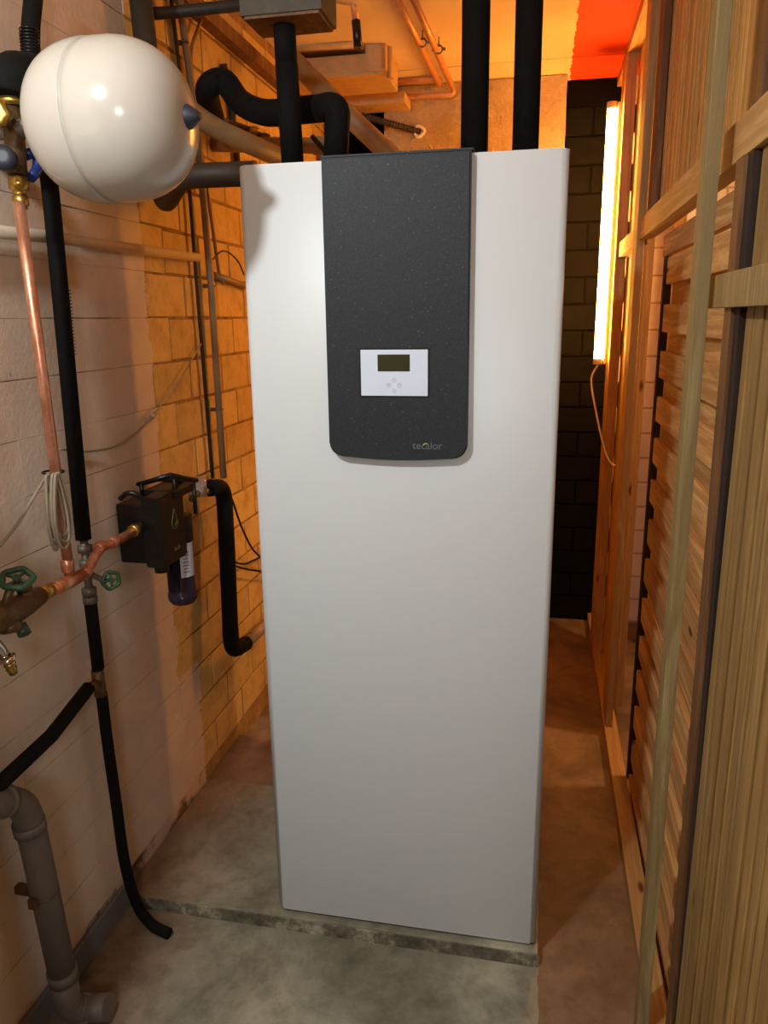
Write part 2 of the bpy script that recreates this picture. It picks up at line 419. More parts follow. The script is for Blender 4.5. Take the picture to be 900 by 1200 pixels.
bmesh.ops.bevel(bm, geom=[e for e in bm.edges if abs(e.verts[0].co.z-e.verts[1].co.z) < 1e-6 and (e.verts[0].co.y < .03)], offset=.003, segments=2, affect='EDGES')
link('front_panel', bm, 'cabinet', cab)
boxo('side_panel', (.004, .053, Z0), (.010, D, Z0+H-.006), 'cabinet', cab)
boxo('side_panel', (W-.010, .053, Z0), (W-.004, D, Z0+H-.006), 'cabinet', cab)
boxo('back_panel', (.010, D-.006, Z0), (W-.010, D, Z0+H-.006), 'cabinet', cab)
boxo('top_panel', (.010, .053, Z0+H-.014), (W-.010, D-.006, Z0+H-.006), 'anthracite', cab)
boxo('base', (.01, .012, .0402), (W-.008, D-.01, .0499), 'black_plastic', cab)
# fascia: long rounded plate with a gently bowed lower edge
def fascia_bm():
    bm = bmesh.new(); x0, x1, zt, zb, r = .194, .505, 1.9475, 1.322, .03
    pts = [(x0, zt), (x0, zb+r)]
    for k_ in range(7):
        a = PI+k_/6*PI/2; pts.append((x0+r+r*math.cos(a), zb+r+r*math.sin(a)))
    for k_ in range(1, 10):
        t = k_/10; pts.append((x0+r+(x1-x0-2*r)*t, zb-.006*math.sin(PI*t)))
    for k_ in range(7):
        a = 1.5*PI+k_/6*PI/2; pts.append((x1-r+r*math.cos(a), zb+r+r*math.sin(a)))
    pts += [(x1, zt)]
    fr = [bm.verts.new((x, -.024, z)) for x, z in pts]; bk = [bm.verts.new((x, 0.0, z)) for x, z in pts]
    f = bm.faces.new(fr); n = len(pts)
    for i in range(n): bm.faces.new((fr[i], fr[(i+1) % n], bk[(i+1) % n], bk[i]))
    bm.faces.new(bk[::-1])
    bmesh.ops.bevel(bm, geom=[e for e in bm.edges if abs(e.verts[0].co.y+.024) < 1e-5 and abs(e.verts[1].co.y+.024) < 1e-5], offset=.003, segments=3, affect='EDGES')
    return bm
fas = link('control_fascia', fascia_bm(), 'anthracite', cab); fas['label'] = 'anthracite speckled control fascia with bowed lower edge'
boxo('fascia_rim', (.190, -.012, 1.95), (.509, .06, 1.9545), 'anthracite', cab, bev=.001)
ctl = boxo('controller', (.271, -.0275, 1.459), (.419, -.0238, 1.558), 'controller', fas, bev=.001)
ctl['label'] = 'white control unit with small dark display'
boxo('controller_recess', (.267, -.0246, 1.455), (.423, -.0239, 1.562), 'black_plastic', fas)
boxo('display', (.309, -.0281, 1.512), (.380, -.0274, 1.548), 'screen', fas)
for (dx, dz, ang) in ((0, .0115, 0), (0, -.0125, PI), (-.0115, 0, PI/2), (.0115, 0, -PI/2)):
    bm = bmesh.new(); torus(bm, (.345+dx, -.0276, 1.482+dz), (0, 1, 0), .0042, .0005, 20, 6)
    a = Vector((.345+dx, -.0276, 1.482+dz))
    R_ = Matrix.Rotation(-ang, 3, 'Y')
    v3 = [bm.verts.new(a+R_ @ Vector(p)) for p in ((-.0018, -.0004, -.001), (.0018, -.0004, -.001), (0, -.0004, .002))]
    bm.faces.new(v3)
    link('button', bm, 'button_grey', fas)
def ltext(s, x, mat): return text('lettering', s, .0235, (x, -.0241, 1.3425), (PI/2, 0, 0), mat, cab, .0003)
ltext('tecalor', .3845, 'logo_grey')
bm = bmesh.new(); tube(bm, [(.4143+.0052*math.cos(a), -.0246, 1.3493+.0058*math.sin(a)) for a in [PI*.2+PI*.75*i/8 for i in range(9)]], .0011, 8)
link('logo_arc', bm, 'logo_green', cab)

# ================================================================ PIPES ON TOP OF THE CABINET
def black_riser(name, pts, r, label, mat='black_rubber', bend=0):
    o = pipe(name, pts, r, mat, None, bend, 20); tag(o, label, 'pipe'); return o
black_riser('insulated_pipe', [(.456, .60, 1.945), (.455, .60, 2.70)], .0375, 'thick black straight pipe rising from cabinet top behind the right corner of the fascia')
black_riser('insulated_pipe', [(.594, .60, 1.945), (.593, .60, 2.70)], .0355, 'thick black straight pipe rising at the right end of the cabinet top')
vp = thing('insulated_pipe', (0.014, 0.350, 2.019), 'black insulated pipe rising from the cabinet left end up to the grey box', 'pipe')
pipe('foam_sleeve', [(0.014, 0.350, 2.011), (0.008, 0.350, 2.240)], .0285, 'black_rubber', vp, 0, 20)
pipe('foam_sleeve', [(0.008, 0.350, 2.240), (0.006, 0.350, 2.331)], .0275, 'black_rubber', vp, 0, 20)
pipe('steel_stub', [(0.006, 0.350, 2.331), (0.005, 0.350, 2.355)], .018, 'chrome', vp, 0, 20)
gb = thing('wall_box', (0.001, 0.350, 2.364), 'dark grey box hung under the ceiling on top of the black insulated pipe', 'box')
bm = bmesh.new(); box(bm, ((-0.082, 0.280, 2.331)[0], .28, (-0.082, 0.280, 2.331)[2]), ((0.122, 0.280, 2.317)[0], .42, 2.50), .004); link('housing', bm, 'box_grey', gb)
boxo('underside_board', ((-0.073, 0.280, 2.331)[0], .285, (-0.082, 0.280, 2.331)[2]-.006), ((0.113, 0.280, 2.317)[0], .415, (-0.082, 0.280, 2.331)[2]-.0002), 'brown_wood', gb)
boxo('hanger', (.06, .34, 2.50), (.09, .37, 2.70), 'galvanised', gb)
# S-shaped insulated pipe with elbow down into the cabinet
sp = thing('insulated_pipe', (0.109, 0.420, 2.029), 'fat black foam-insulated pipe bending over behind the upright and down into the cabinet', 'pipe')
pipe('foam_sleeve', spline([(-0.363, 0.750, 2.231), (-0.313, 0.600, 2.268), (-0.262, 0.600, 2.287), (-0.206, 0.580, 2.224), (-0.115, 0.520, 2.178), (-0.017, 0.480, 2.167), (0.086, 0.450, 2.162)], 8), .034, 'black_rubber', sp, 0, 20)
pipe('foam_sleeve', [(0.056, 0.450, 2.162), (0.119, 0.430, 2.163), (0.109, 0.420, 2.023)], .0325, 'black_rubber', sp, .06, 20)
# low black pipe from the left wall to the cabinet
lp = thing('insulated_pipe', (-0.030, 0.100, 1.950), 'thick black insulated pipe leaving the cabinet side below the white tank', 'pipe')
pipe('foam_sleeve', [(-0.405, 0.407, 2.553), (-0.405, 0.458, 1.943), (-0.273, 0.300, 1.986), (-0.068, 0.300, 1.984)], .030, 'brown_foam', lp, .05, 20)

# ================================================================ TANK
tk = thing('expansion_tank', (-.12, -.25, 1.985), 'big glossy cream white expansion tank on the left wall with black end cap', 'tank')
R0 = .139; xb = -.285; xt = .012
prof = []
for i in range(15):
    a = i/14*PI/2; prof.append((.125-.125*math.cos(a), max(.001, (R0+.0012)*math.sin(a)**.62)))
prof += [(.1262, R0+.0012), (.1268, R0-.0022), (.1285, R0-.0022), (.1292, R0+.0002), (.145, R0+.0004), (.165, R0)]
for i in range(1, 19):
    a = i/18*PI/2; prof.append((.165+(xt-xb-.165)*math.sin(a), max(.004, R0*math.cos(a)**.8)))
tc = Vector((xb, -.25, 1.984)); axt = Vector((1, -.02, .0))
latheo('shell', tc, axt, prof, 'tank', tk, 72)
latheo('valve_cap', tc+axt*(xt-xb-.012), axt, [(0, .001), (0, .022), (.014, .0215), (.03, .010), (.036, .006)], 'navy', tk, 12)
pipe('tank_bracket', [(XL, -.25, 1.985), (xb+.012, -.25, 1.985)], .018, 'galvanised', tk)

# ================================================================ INSULATED FITTING AND BALL VALVES, TOP LEFT
fit = thing('valve_group', (-0.360, -0.228, 1.992), 'brown brass valve group with blue caps below black foam, left of the white tank', 'valve')
pipe('foam_elbow', [(-0.350, -0.253, 2.034), (-0.350, -0.238, 2.082), (-0.390, -0.055, 2.128)], .042, 'black_rubber', fit, .07, 20)
latheo('brass_collar', (-0.350, -0.247, 2.038), (0, .0, -1), [(0, .029), (.012, .03), (.014, .022)], 'brass', fit)
pipe('valve_body', [(-0.350, -0.248, 2.032), (-0.350, -0.259, 1.902)], lambda t: .019+.006*math.sin(t*PI*3)**2, 'old_brass', fit, 0, 20)
pipe('valve_body', [(-0.350, -0.293, 2.000), (-0.350, -0.188, 2.000)], .016, 'old_brass', fit)
latheo('union_nut', (-0.335, -0.309, 1.994), (.3, -1, 0), [(0, .024), (.02, .024), (.021, .015)], 'brass', fit, 6)
latheo('union_nut', (-0.350, -0.197, 1.995), (.5, 1, -.2), [(0, .018), (.022, .018), (.023, .01)], 'brass', fit, 6)
latheo('blue_cap', (-0.330, -0.314, 1.918), (.35, -1, .1), [(0, .022), (.02, .022), (.022, .008)], 'navy', fit, 20)
bm = bmesh.new(); tube(bm, fillet([(-0.340, -0.240, 1.940), (-0.330, -0.212, 1.954), (-0.330, -0.222, 1.915), (-0.330, -0.246, 1.898)], .02), .010, 10); link('blue_lever', bm, 'blue_plastic', fit)
latheo('union_nut', (-0.350, -0.257, 1.898), (0, 0, -1), [(0, .021), (.022, .021), (.024, .014), (.034, .014), (.035, .0165), (.05, .0165), (.052, .012), (.058, .012)], 'brass', fit, 6)
# copper drop
cp = thing('copper_pipe', (-0.370, -0.220, 1.079), 'bright copper pipe dropping from the valve group and turning into the black filter unit', 'pipe')
pipe('pipe_run', [(-0.350, -0.264, 1.853), (-0.360, -0.241, 1.517), (-0.368, -0.218, 1.050)], .0115, 'copper', cp, 0, 18)
latheo('sleeve', (-0.370, -0.220, 1.110), (0, 0, -1), [(0, .0125), (.002, .0145), (.028, .0145), (.03, .0125)], 'copper', cp)
pipe('pipe_run', [(-0.365, -0.293, 1.061), (-0.365, -0.157, 1.059), (-0.365, -0.099, 1.099), (-0.370, -0.027, 1.091), (-0.389, 0.128, 1.083)], .0118, 'copper', cp, .03, 18)
pipe('tee', [(-0.366, -0.280, 1.060), (-0.366, -0.170, 1.057)], .0150, 'copper', cp, 0, 18)
for px_ in ((-0.365, -0.164, 1.059), (-0.365, -0.095, 1.100), (-0.370, -0.026, 1.093)):
    bm = bmesh.new(); lathe(bm, px_, (.05, 1, .12), [(-.012, .012), (-.01, .0142), (.012, .0142), (.014, .012)], 18); link('sleeve', bm, 'copper', cp)
latheo('brass_coupling', (-0.386, 0.092, 1.086), (0.0, 1, .10), [(0, .0125), (.002, .017), (.018, .017), (.02, .014), (.036, .014)], 'brass', cp, 18)
latheo('brass_coupling', (-0.366, -0.327, 1.064), (0.0, 1, .0), [(0, .0125), (.001, .0165), (.03, .0165), (.034, .014)], 'brass', cp, 18)
# old brass stop valves with green wheels
def wheel(name, c, axis, R_, parent):
    bm = bmesh.new(); torus(bm, c, axis, R_, R_*.24, 40, 10, .07, 5); c = Vector(c); t = Vector(axis).normalized()
    lathe(bm, c-t*.006, t, [(0, R_*.3), (.012, R_*.3)], 12)
    up = Vector((0, 0, 1)) if abs(t.z) < .9 else Vector((0, 1, 0)); nx = t.cross(up).normalized(); ny = t.cross(nx)
    for i in range(4):
        a = i*PI/2; d = nx*math.cos(a)+ny*math.sin(a); tube(bm, [c, c+d*R_], R_*.13, 8)
    return link(name, bm, 'green_wheel', parent)
sv = thing('stop_valve', (-0.360, -0.385, 1.070), 'old brass stop valves with green hand wheels at the left end of the copper run', 'valve')
pipe('valve_body', [(-0.362, -0.338, 1.066), (-0.355, -0.392, 1.068), (-0.350, -0.440, 1.072), (-0.340, -0.533, 1.082)], lambda t: .020+.009*abs(math.sin(t*PI*2.5)), 'old_brass', sv, 0, 20)
pipe('valve_body', [(-0.355, -0.392, 1.070), (-0.350, -0.394, 1.106)], .0145, 'old_brass', sv, 0, 16)
latheo('bonnet_nut', (-0.350, -0.395, 1.099), (0, -.2, 1), [(0, .016), (.014, .016), (.016, .009)], 'old_brass', sv, 6)
pipe('spindle', [(-0.345, -0.476, 1.076), (-0.320, -0.467, 1.139)], .0085, 'old_brass', sv)
wheel('hand_wheel', (-0.320, -0.451, 1.145), (.3, -.35, 1), .027, sv)
latheo('drain_nut', (-0.340, -0.462, 1.056), (.3, -.3, -1), [(0, .022), (.018, .02), (.02, .012)], 'old_brass', sv, 8)
latheo('drain_cap', (-0.335, -0.440, 1.044), (.5, -.3, -.6), [(0, .012), (.022, .014), (.024, .008)], 'green_wheel', sv, 8)
ct = thing('chrome_tap', (-0.330, -0.504, 0.996), 'chrome tap with brass hose nozzle at the left picture edge', 'tap')
pipe('spout', [(-0.330, -0.559, 1.072), (-0.330, -0.521, 1.043), (-0.330, -0.497, 0.997)], .011, 'chrome', ct, .03)
latheo('flange', (-0.330, -0.498, 1.003), (0.1, .25, -1), [(0, .014), (.003, .018), (.008, .018), (.01, .013)], 'chrome', ct, 6)
latheo('hose_nozzle', (-0.330, -0.493, 0.989), (0.05, .25, -1), [(0, .010), (.006, .012), (.010, .009), (.016, .011), (.02, .009), (.028, .0085)], 'brass', ct, 16)
# black riser along the left wall
rs = thing('wall_riser', (-0.400, -0.103, 1.270), 'long black insulated riser pipe running down the left wall beside the copper pipe', 'pipe')
pipe('foam_sleeve', [(-0.400, -0.041, 2.343), (-0.400, -0.092, 2.201), (-0.400, -0.099, 2.120), (-0.400, -0.079, 1.942), (-0.400, -0.104, 1.121)], .0185, 'black_rubber', rs, .1, 18)
bm = bmesh.new()
pa, pb = Vector((-0.400, -0.093, 2.207)), Vector((-0.400, -0.098, 2.126))
for i in range(14): torus(bm, pa.lerp(pb, i/13), pb-pa, .0186, .0014, 18, 6)
tag(link('ribbed_wrap', bm, 'black_plastic', rs), kind='stuff'); bm = bmesh.new()
pa, pb = Vector((-0.400, -0.081, 1.694)), Vector((-0.400, -0.086, 1.554))
for i in range(20): torus(bm, pa.lerp(pb, i/19), pb-pa, .0186, .0012, 18, 6)
tag(link('ribbed_wrap', bm, 'black_plastic', rs), kind='stuff')
pipe('steel_pipe', [(-0.400, -0.103, 1.125), (-0.400, -0.105, 0.962)], .0095, 'galvanised', rs)
for a in ((-0.400, -0.103, 1.107), (-0.400, -0.102, 1.071), (-0.400, -0.105, 1.000), (-0.400, -0.105, 0.978)):
    latheo('steel_fitting', a, (0, 0, -1), [(0, .010), (.002, .0175), (.018, .0175), (.02, .010)], 'galvanised', rs, 12)
pipe('foam_sleeve', [(-0.400, -0.105, 0.962), (-0.400, -0.104, 0.785)], .0155, 'black_rubber', rs, 0, 16)
pipe('spindle', [(-0.395, -0.106, 1.036), (-0.345, -0.116, 1.022)], .007, 'galvanised', rs)
wheel('hand_wheel', (-0.335, -0.110, 1.023), (1, -.75, .1), .020, rs)
pipe('tee_fitting', [(-0.400, -0.109, 0.783), (-0.400, -0.106, 0.712)], .0155, 'old_brass', rs)
pipe('tee_fitting', [(-0.400, -0.107, 0.747), (-0.395, -0.166, 0.759)], .0135, 'old_brass', rs)
hz = pipe('branch_pipe', [(-0.395, -0.159, 0.760), (-0.390, -0.322, 0.725), (-0.385, -0.520, 0.719)], .0165, 'black_rubber', None, 0, 18)
tag(hz, 'black lagged branch pipe sloping from the riser joint toward the left picture edge', 'pipe')
hs_ = pipe('black_hose', spline([(-0.400, -0.102, 0.716), (-0.400, -0.100, 0.576), (-0.400, -0.092, 0.395), (-0.390, -0.099, 0.218), (-0.389, -0.067, 0.060), (-0.334, -0.091, 0.020), (-0.274, -0.109, 0.016)], 8), .0145, 'black_rubber', None, 0, 16)
tag(hs_, 'black hose hanging from the riser joint and ending on the floor by the plinth', 'hose')
# grey waste pipe
wp = thing('waste_pipe', (-0.400, -0.401, 0.249), 'grey plastic waste pipe with elbows and a bracket at the lower left', 'pipe')
pipe('pipe_run', [(-0.385, -0.635, 0.744), (-0.385, -0.526, 0.692), (-0.385, -0.441, 0.641), (-0.385, -0.428, 0.533), (-0.385, -0.397, 0.128)], .0305, 'grey_pipe', wp, .05, 24)
pipe('pipe_run', [(-0.385, -0.402, 0.157), (-0.385, -0.389, 0.045), (-0.360, -0.369, 0.024), (-0.298, -0.365, 0.037)], .0305, 'grey_pipe', wp, .04, 24)
for a, b in (((-0.385, -0.437, 0.588), (-0.385, -0.434, 0.563)), ((-0.385, -0.489, 0.674), (-0.385, -0.503, 0.680)), ((-0.385, -0.400, 0.167), (-0.385, -0.396, 0.134)), ((-0.360, -0.381, 0.036), (-0.360, -0.360, 0.014))):
    bm = bmesh.new(); tube(bm, [a, b], .034, 24); link('socket_ring', bm, 'grey_pipe', wp)
cl = (-0.385, -0.419, 0.394)
bm = bmesh.new(); torus(bm, cl, Vector((-0.385, -0.419, 0.394))-Vector((-0.385, -0.428, 0.501)), .029, .003, 28, 8)
box(bm, (XL, cl[1]-.008, cl[2]-.012), (cl[0]-.02, cl[1]+.008, cl[2]+.008)); link('pipe_clamp', bm, 'old_brass', wp)
for s_ in (-1, 1):
    bm = bmesh.new(); box(bm, (cl[0]-.014, cl[1]+s_*.034-.006, cl[2]-.015), (cl[0]+.006, cl[1]+s_*.034+.006, cl[2]+.009), .002); link('clamp_lug', bm, 'old_brass', wp)

# ================================================================ WALL PIPES AND CONDUITS
o = pipe('wall_pipe', [(-0.430, -0.365, 1.798), (-0.430, -0.052, 1.810), (-0.430, 0.716, 1.820)], .0135, 'white_pipe', None, 0, 16); tag(o, 'long white painted pipe running along the left wall behind the copper pipe', 'pipe')
o = pipe('wall_pipe', [(-0.435, 0.840, 1.774), (-0.435, 1.165, 1.744)], .011, 'beige_pipe'); tag(o, 'short pale wall pipe stub reaching behind the cabinet, right of the conduits', 'pipe')
cd = thing('conduit', (-0.420, 0.774, 1.749), 'pale upright conduit on the left wall behind the tank, widest of the upright lines', 'conduit')
pipe('tube_run', [(-0.425, 0.687, 2.601), (-0.425, 0.717, 2.456), (-0.425, 0.765, 2.209), (-0.425, 0.792, 1.750), (-0.425, 0.792, 1.087)], .0115, 'beige_pipe', cd, 0, 14)
for a in ((-0.425, 0.713, 2.432), (-0.425, 0.797, 1.736), (-0.425, 0.794, 1.327)):
    bm = bmesh.new(); torus(bm, a, (0, 0, 1), .013, .0025, 16, 6); box(bm, (XL, a[1]-.006, a[2]-.006), (a[0]-.006, a[1]+.006, a[2]+.006)); link('clip', bm, 'galvanised', cd)
o = pipe('thin_conduit_and_shadow', [(-0.440, 0.669, 2.574), (-0.440, 0.707, 2.316), (-0.440, 0.713, 1.825), (-0.440, 0.733, 1.098)], .006, 'brown_foam', None, 0, 10); tag(o, 'thin dark upright shadow line, built as a tube, just left of the pale conduit on the left wall', 'conduit')  # dark tube stands in for a shadow line on the wall
o = pipe('thin_conduit_and_shadow', fillet([(-0.435, 0.875, 2.549), (-0.435, 0.767, 2.421), (-0.435, 0.802, 2.193), (-0.435, 0.890, 1.776), (-0.435, 0.922, 1.747)], .05), .006, 'beige_pipe', None, 0, 10); tag(o, 'thin pale conduit curving down to the right of the thicker conduit', 'conduit')
o = pipe('thin_conduit_and_shadow', [(-0.440, 1.050, 2.471), (-0.440, 1.104, 2.338), (-0.440, 1.130, 2.147)], .012, 'brown_foam', None, 0, 10); tag(o, 'dark upright pipe near the wall corner behind the fat bent black pipe', 'conduit')
# corner batten and dark pipe at the ceiling
o = beam('ceiling_batten', (-.432, .6, 2.565), (-.432, 1.70, 2.565), .045, .045, 'brown_wood', None, (0, 0, 1)); tag(o, 'dark batten running into the corner along the top of the left wall', 'batten')
o = pipe('ceiling_pipe', [(-0.455, 0.586, 2.469), (-0.410, 0.631, 2.484), (-0.178, 0.600, 2.474)], .016, 'brown_foam'); tag(o, 'dark brown pipe crossing at the top from the left wall toward the grey box', 'pipe')
# drain pipes
o = pipe('drain_pipe', [(-0.342, 0.420, 2.210), (-0.293, 0.550, 2.160), (-0.123, 0.800, 2.097)], .029, 'beige_pipe', None, .1, 20); tag(o, 'brown drain pipe sloping from behind the tank down behind the cabinet top', 'pipe')
o = pipe('drain_pipe', [(-0.282, 1.350, 2.553), (-0.107, 1.350, 2.381), (0.092, 1.350, 2.201), (.40, 2.28, 2.02)], .036, 'beige_pipe', None, 0, 20); tag(o, 'light brown drain pipe sloping down behind the black elbow toward the rough pier', 'pipe')
o = latheo('pipe_plug', (-.4546, .95, 2.20), Vector((-0.092, 0.860, 2.159))-Vector((-.4546, .95, 2.20)), [(0, .024), (.395, .024), (.40, .028), (.45, .028), (.454, .024)], 'beige_pipe', None, 20); tag(o, 'round end of a short brown pipe between the two black uprights', 'pipe')
o = pipe('small_hose', spline([(-0.062, 0.800, 2.172), (-0.036, 0.790, 2.144), (.15, .78, 1.943)]), .008, 'black_plastic', None, 0, 10); tag(o, 'thin dark hose curving down between the two black uprights', 'hose')
va = thing('brass_valve', (-0.267, 0.900, 2.204), 'small brass valve fittings glinting behind the sloping brown pipe', 'valve')
for i, a in enumerate(((-0.320, 0.950, 2.238), (-0.285, 0.950, 2.215), (-0.247, 0.950, 2.200))):
    latheo('fitting', a, (1, .1, -.4), [(0, .012), (.01, .017), (.03, .017), (.032, .01)], 'brass' if i != 1 else 'old_brass', va, 8)
pipe('inlet_pipe', [(XL, .86, 2.28), (-0.320, 0.950, 2.238), (-0.236, 0.950, 2.194)], .009, 'old_brass', va)
# boxed duct under the ceiling
du = thing('duct', (-0.195, 1.720, 2.642), 'cream painted boxed duct across the ceiling with a round edged end near the copper pipes', 'duct')
a = (-.44, 0, (-0.197, 1.720, 2.595)[2]); b = (-0.009, 1.720, 2.676)
boxo('casing', (a[0], 1.72, a[2]), (b[0], 2.0, b[2]), 'cream', du, bev=.012)
a = (-0.091, 1.700, 2.601); b = (-0.004, 1.700, 2.743)
boxo('end_casing', (a[0], 1.70, a[2]+.005), (b[0], 1.98, b[2]), 'cream', du, bev=.016)
a = (-0.540, 1.660, 2.706); b = (-0.129, 1.660, 2.692)
pipe('edge_tube', [a, b], .016, 'cream', du, 0, 14)
a = (-0.015, 1.750, 2.667); pipe('end_tube', [(a[0]+.012, 1.75, (0.004, 1.750, 2.721)[2]), (a[0]+.018, 1.75, (0.009, 1.750, 2.583)[2])], .014, 'cream', du, 0, 14)
o = boxo('ceiling_ledge', (-.45, 2.12, 2.585), (.0, 2.275, 2.63), 'cream', None, .004); tag(o, 'narrow cream ledge across the ceiling corner behind the duct', 'ledge')
hg = thing('pipe_stub', (-0.025, 1.300, 2.608), 'hanging orange pipe stub with a black sleeve in front of the duct', 'pipe')
pipe('pipe_run', [(-0.049, 1.300, 2.770), (-0.033, 1.300, 2.646)], .012, 'ceiling_pipe', hg)
pipe('black_sleeve', [(-0.033, 1.300, 2.651), (-0.026, 1.300, 2.564)], .016, 'black_plastic', hg)
latheo('end_cap', (-0.026, 1.300, 2.564), (0, 0, -1), [(0, .017), (.006, .017)], 'old_brass', hg, 14)
# copper pipes under the ceiling
for i, (p0, p1, cc, p2) in enumerate([((0.141, 1.083, 2.655), (0.155, 2.149, 2.655), (0.162, 1.591, 2.655), (-0.352, 2.200, 2.680)), ((0.195, 1.096, 2.655), (0.208, 2.231, 2.655), (0.213, 1.682, 2.655), (-0.354, 2.200, 2.632))]):
    t = thing('ceiling_copper_pipe', p0, ('left' if i == 0 else 'right')+' one of the two parallel orange copper pipes clamped under the ceiling', 'pipe')
    pipe('pipe_run', [p0, p1, (p1[0]-.002, p1[1]+.0, p2[2]+.0), p2] if False else [p0, p1], .0125, 'ceiling_pipe', t, 0, 14)
    pipe('elbow_run', [p1, (p1[0], min(p1[1], 2.25), p2[2]), p2], .0125, 'ceiling_pipe', t, .02, 14)
    bm = bmesh.new(); torus(bm, cc, Vector(p1)-Vector(p0), .0145, .0035, 20, 6); tube(bm, [(cc[0], cc[1], cc[2]+.01), (cc[0], cc[1], ZC)], .0025, 8)
    for s_ in (-1, 1):
        box(bm, (cc[0]+s_*.02-.007, cc[1]-.004, cc[2]-.005), (cc[0]+s_*.02+.007, cc[1]+.004, cc[2]+.005), .001)
    link('clamp', bm, 'galvanised', t)
# ribbed conduit into the pier
rc = thing('ribbed_conduit', (-0.074, 2.200, 2.512), 'dark ribbed conduit entering the rough plastered pier through a white patched hole', 'conduit')
pa, pb = Vector((-0.195, 2.100, 2.533)), Vector((0.039, 2.285, 2.494))
pipe('hose', [pa, pb], .013, 'brown_foam', rc)
bm = bmesh.new()
for i in range(22): torus(bm, pa.lerp(pb, i/21), pb-pa, .0138, .0025, 16, 6)
link('ribs', bm, 'brown_foam', rc)
bm = bmesh.new(); torus(bm, (0.041, 2.276, 2.492), (0, 1, 0), .022, .008, 24, 8, .12, 3); link('plaster_ring', bm, 'white_brick', rc)

# ================================================================ WATER FILTER UNIT ON THE LEFT WALL
fu = thing('filter_unit', (-0.360, 0.204, 1.063), 'black leak protection and filter unit with a clear canister on the left wall', 'filter')
boxo('housing', (-.449, .128, .985), (-.330, .245, 1.150), 'black_plastic', fu, bev=.007)
bm = bmesh.new()
ps = [(-.375, .128), (-.330, .119), (-.318, .130), (-.318, .262), (-.375, .262)]
lo = [bm.verts.new((x, y, .975)) for x, y in ps]; hi = [bm.verts.new((x, y, 1.17)) for x, y in ps]
for i in range(5): bm.faces.new((lo[i], lo[(i+1) % 5], hi[(i+1) % 5], hi[i]))
bm.faces.new(lo[::-1]); bm.faces.new(hi); bmesh.ops.bevel(bm, geom=bm.edges[:], offset=.003, segments=2, affect='EDGES')
link('front_cover', bm, 'black_plastic', fu)
latheo('outlet_cup', (-.350, .165, .985), (0, 0, -1), [(0, .020), (.032, .020), (.034, .014), (.026, .014)], 'black_plastic', fu, 20)
bm = bmesh.new()   # open bracket frame on top
for a, b in (((-.43, .22, 1.185), (-.33, .22, 1.215)), ((-.33, .22, 1.215), (-.31, .34, 1.175)), ((-.31, .34, 1.175), (-.42, .36, 1.175)), ((-.42, .36, 1.175), (-.43, .22, 1.185)), ((-.42, .22, 1.15), (-.42, .22, 1.19)), ((-.33, .24, 1.15), (-.33, .24, 1.21)), ((-.36, .22, 1.2), (-.35, .34, 1.17)), ((-.312, .32, 1.08), (-.312, .32, 1.17))):
    tube(bm, [a, b], .0065, 6)
box(bm, (-.41, .21, 1.15), (-.31, .33, 1.172), .003)
link('top_bracket', bm, 'black_plastic', fu)
bm = bmesh.new(); tube(bm, spline([(-.425, .115, 1.168), (-.40, .11, 1.185), (-.375, .118, 1.18), (-.362, .135, 1.150)]), .007, 10); link('release_lever', bm, 'black_plastic', fu)
latheo('silver_disc', (-.37, .16, 1.150), (0, 0, 1), [(0, .022), (.004, .022)], 'chrome', fu, 24)
bm = bmesh.new(); dl = []
for i in range(20):
    a = 2*PI*i/20; rr_ = .018*(1+.0*math.cos(a)); z_ = .020*math.sin(a)+(.016*max(0, math.sin(a))**3)
    dl.append((-.3172, .200+rr_*math.cos(a)*(1-.55*max(0, math.sin(a))), 1.088+z_))
tube(bm, dl+[dl[0]], .0009, 6); tube(bm, [(-.3172, .200, 1.076), (-.3172, .206, 1.080), (-.3172, .210, 1.092)], .0009, 6)
link('drop_emblem', bm, 'olive', fu)
bm = bmesh.new()
for yq, hq in ((.190, .012), (.197, .007), (.204, .007), (.212, .011), (.219, .007)): box(bm, (-.3181, yq-.0022, 1.006), (-.3173, yq+.0022, 1.006+hq))
link('lettering', bm, 'olive', fu)
latheo('canister_head', (-.356, .285, 1.085), (0, 0, -1), [(0, .036), (.004, .044), (.075, .044), (.082, .040), (.086, .037)], 'black_plastic', fu, 28)
cn = latheo('canister', (-.356, .285, 1.0), (0, 0, -1), [(0, .0405), (.15, .0395), (.152, .0425), (.170, .042), (.182, .034), (.184, .001)], 'smoked', fu, 32)
latheo('filter_core', (-.356, .285, 1.0), (0, 0, -1), [(0, .022), (.145, .022), (.146, .001)], 'black_plastic', fu, 20)
bm = bmesh.new(); n_ = 8; vs = []
for i in range(n_+1):
    a = math.radians(-62+i*70/n_); vs.append([bm.verts.new((-.356+.0415*math.cos(a), 0.285+.0415*math.sin(a), z_)) for z_ in (.905, 1.035-.0)])
for a, b in zip(vs, vs[1:]): bm.faces.new((a[0], b[0], b[1], a[1]))
lb = link('paper_label', bm, 'label', fu)
bm = bmesh.new()
for i in range(9):
    a = math.radians(-40); z_ = 1.0-.010*i
    c_ = Vector((-.356+.0419*math.cos(a), 0.285+.0419*math.sin(a), z_)); t_ = Vector((-math.sin(a), math.cos(a), 0)); q_ = [c_+t_*s*.010*(1-.3*(i % 3 == 1)) for s in (-1, 1)]
    vv = [bm.verts.new(p) for p in (q_[0], q_[1], q_[1]+Vector((0, 0, .0022)), q_[0]+Vector((0, 0, .0022)))]; bm.faces.new(vv)
link('print_lines', bm, 'ink', lb)
ga = thing('water_gauge', (-0.385, 0.502, 1.125), 'small clear round gauge with red ring between filter unit and black pipe', 'gauge')
g = Vector((-0.385, 0.498, 1.104))
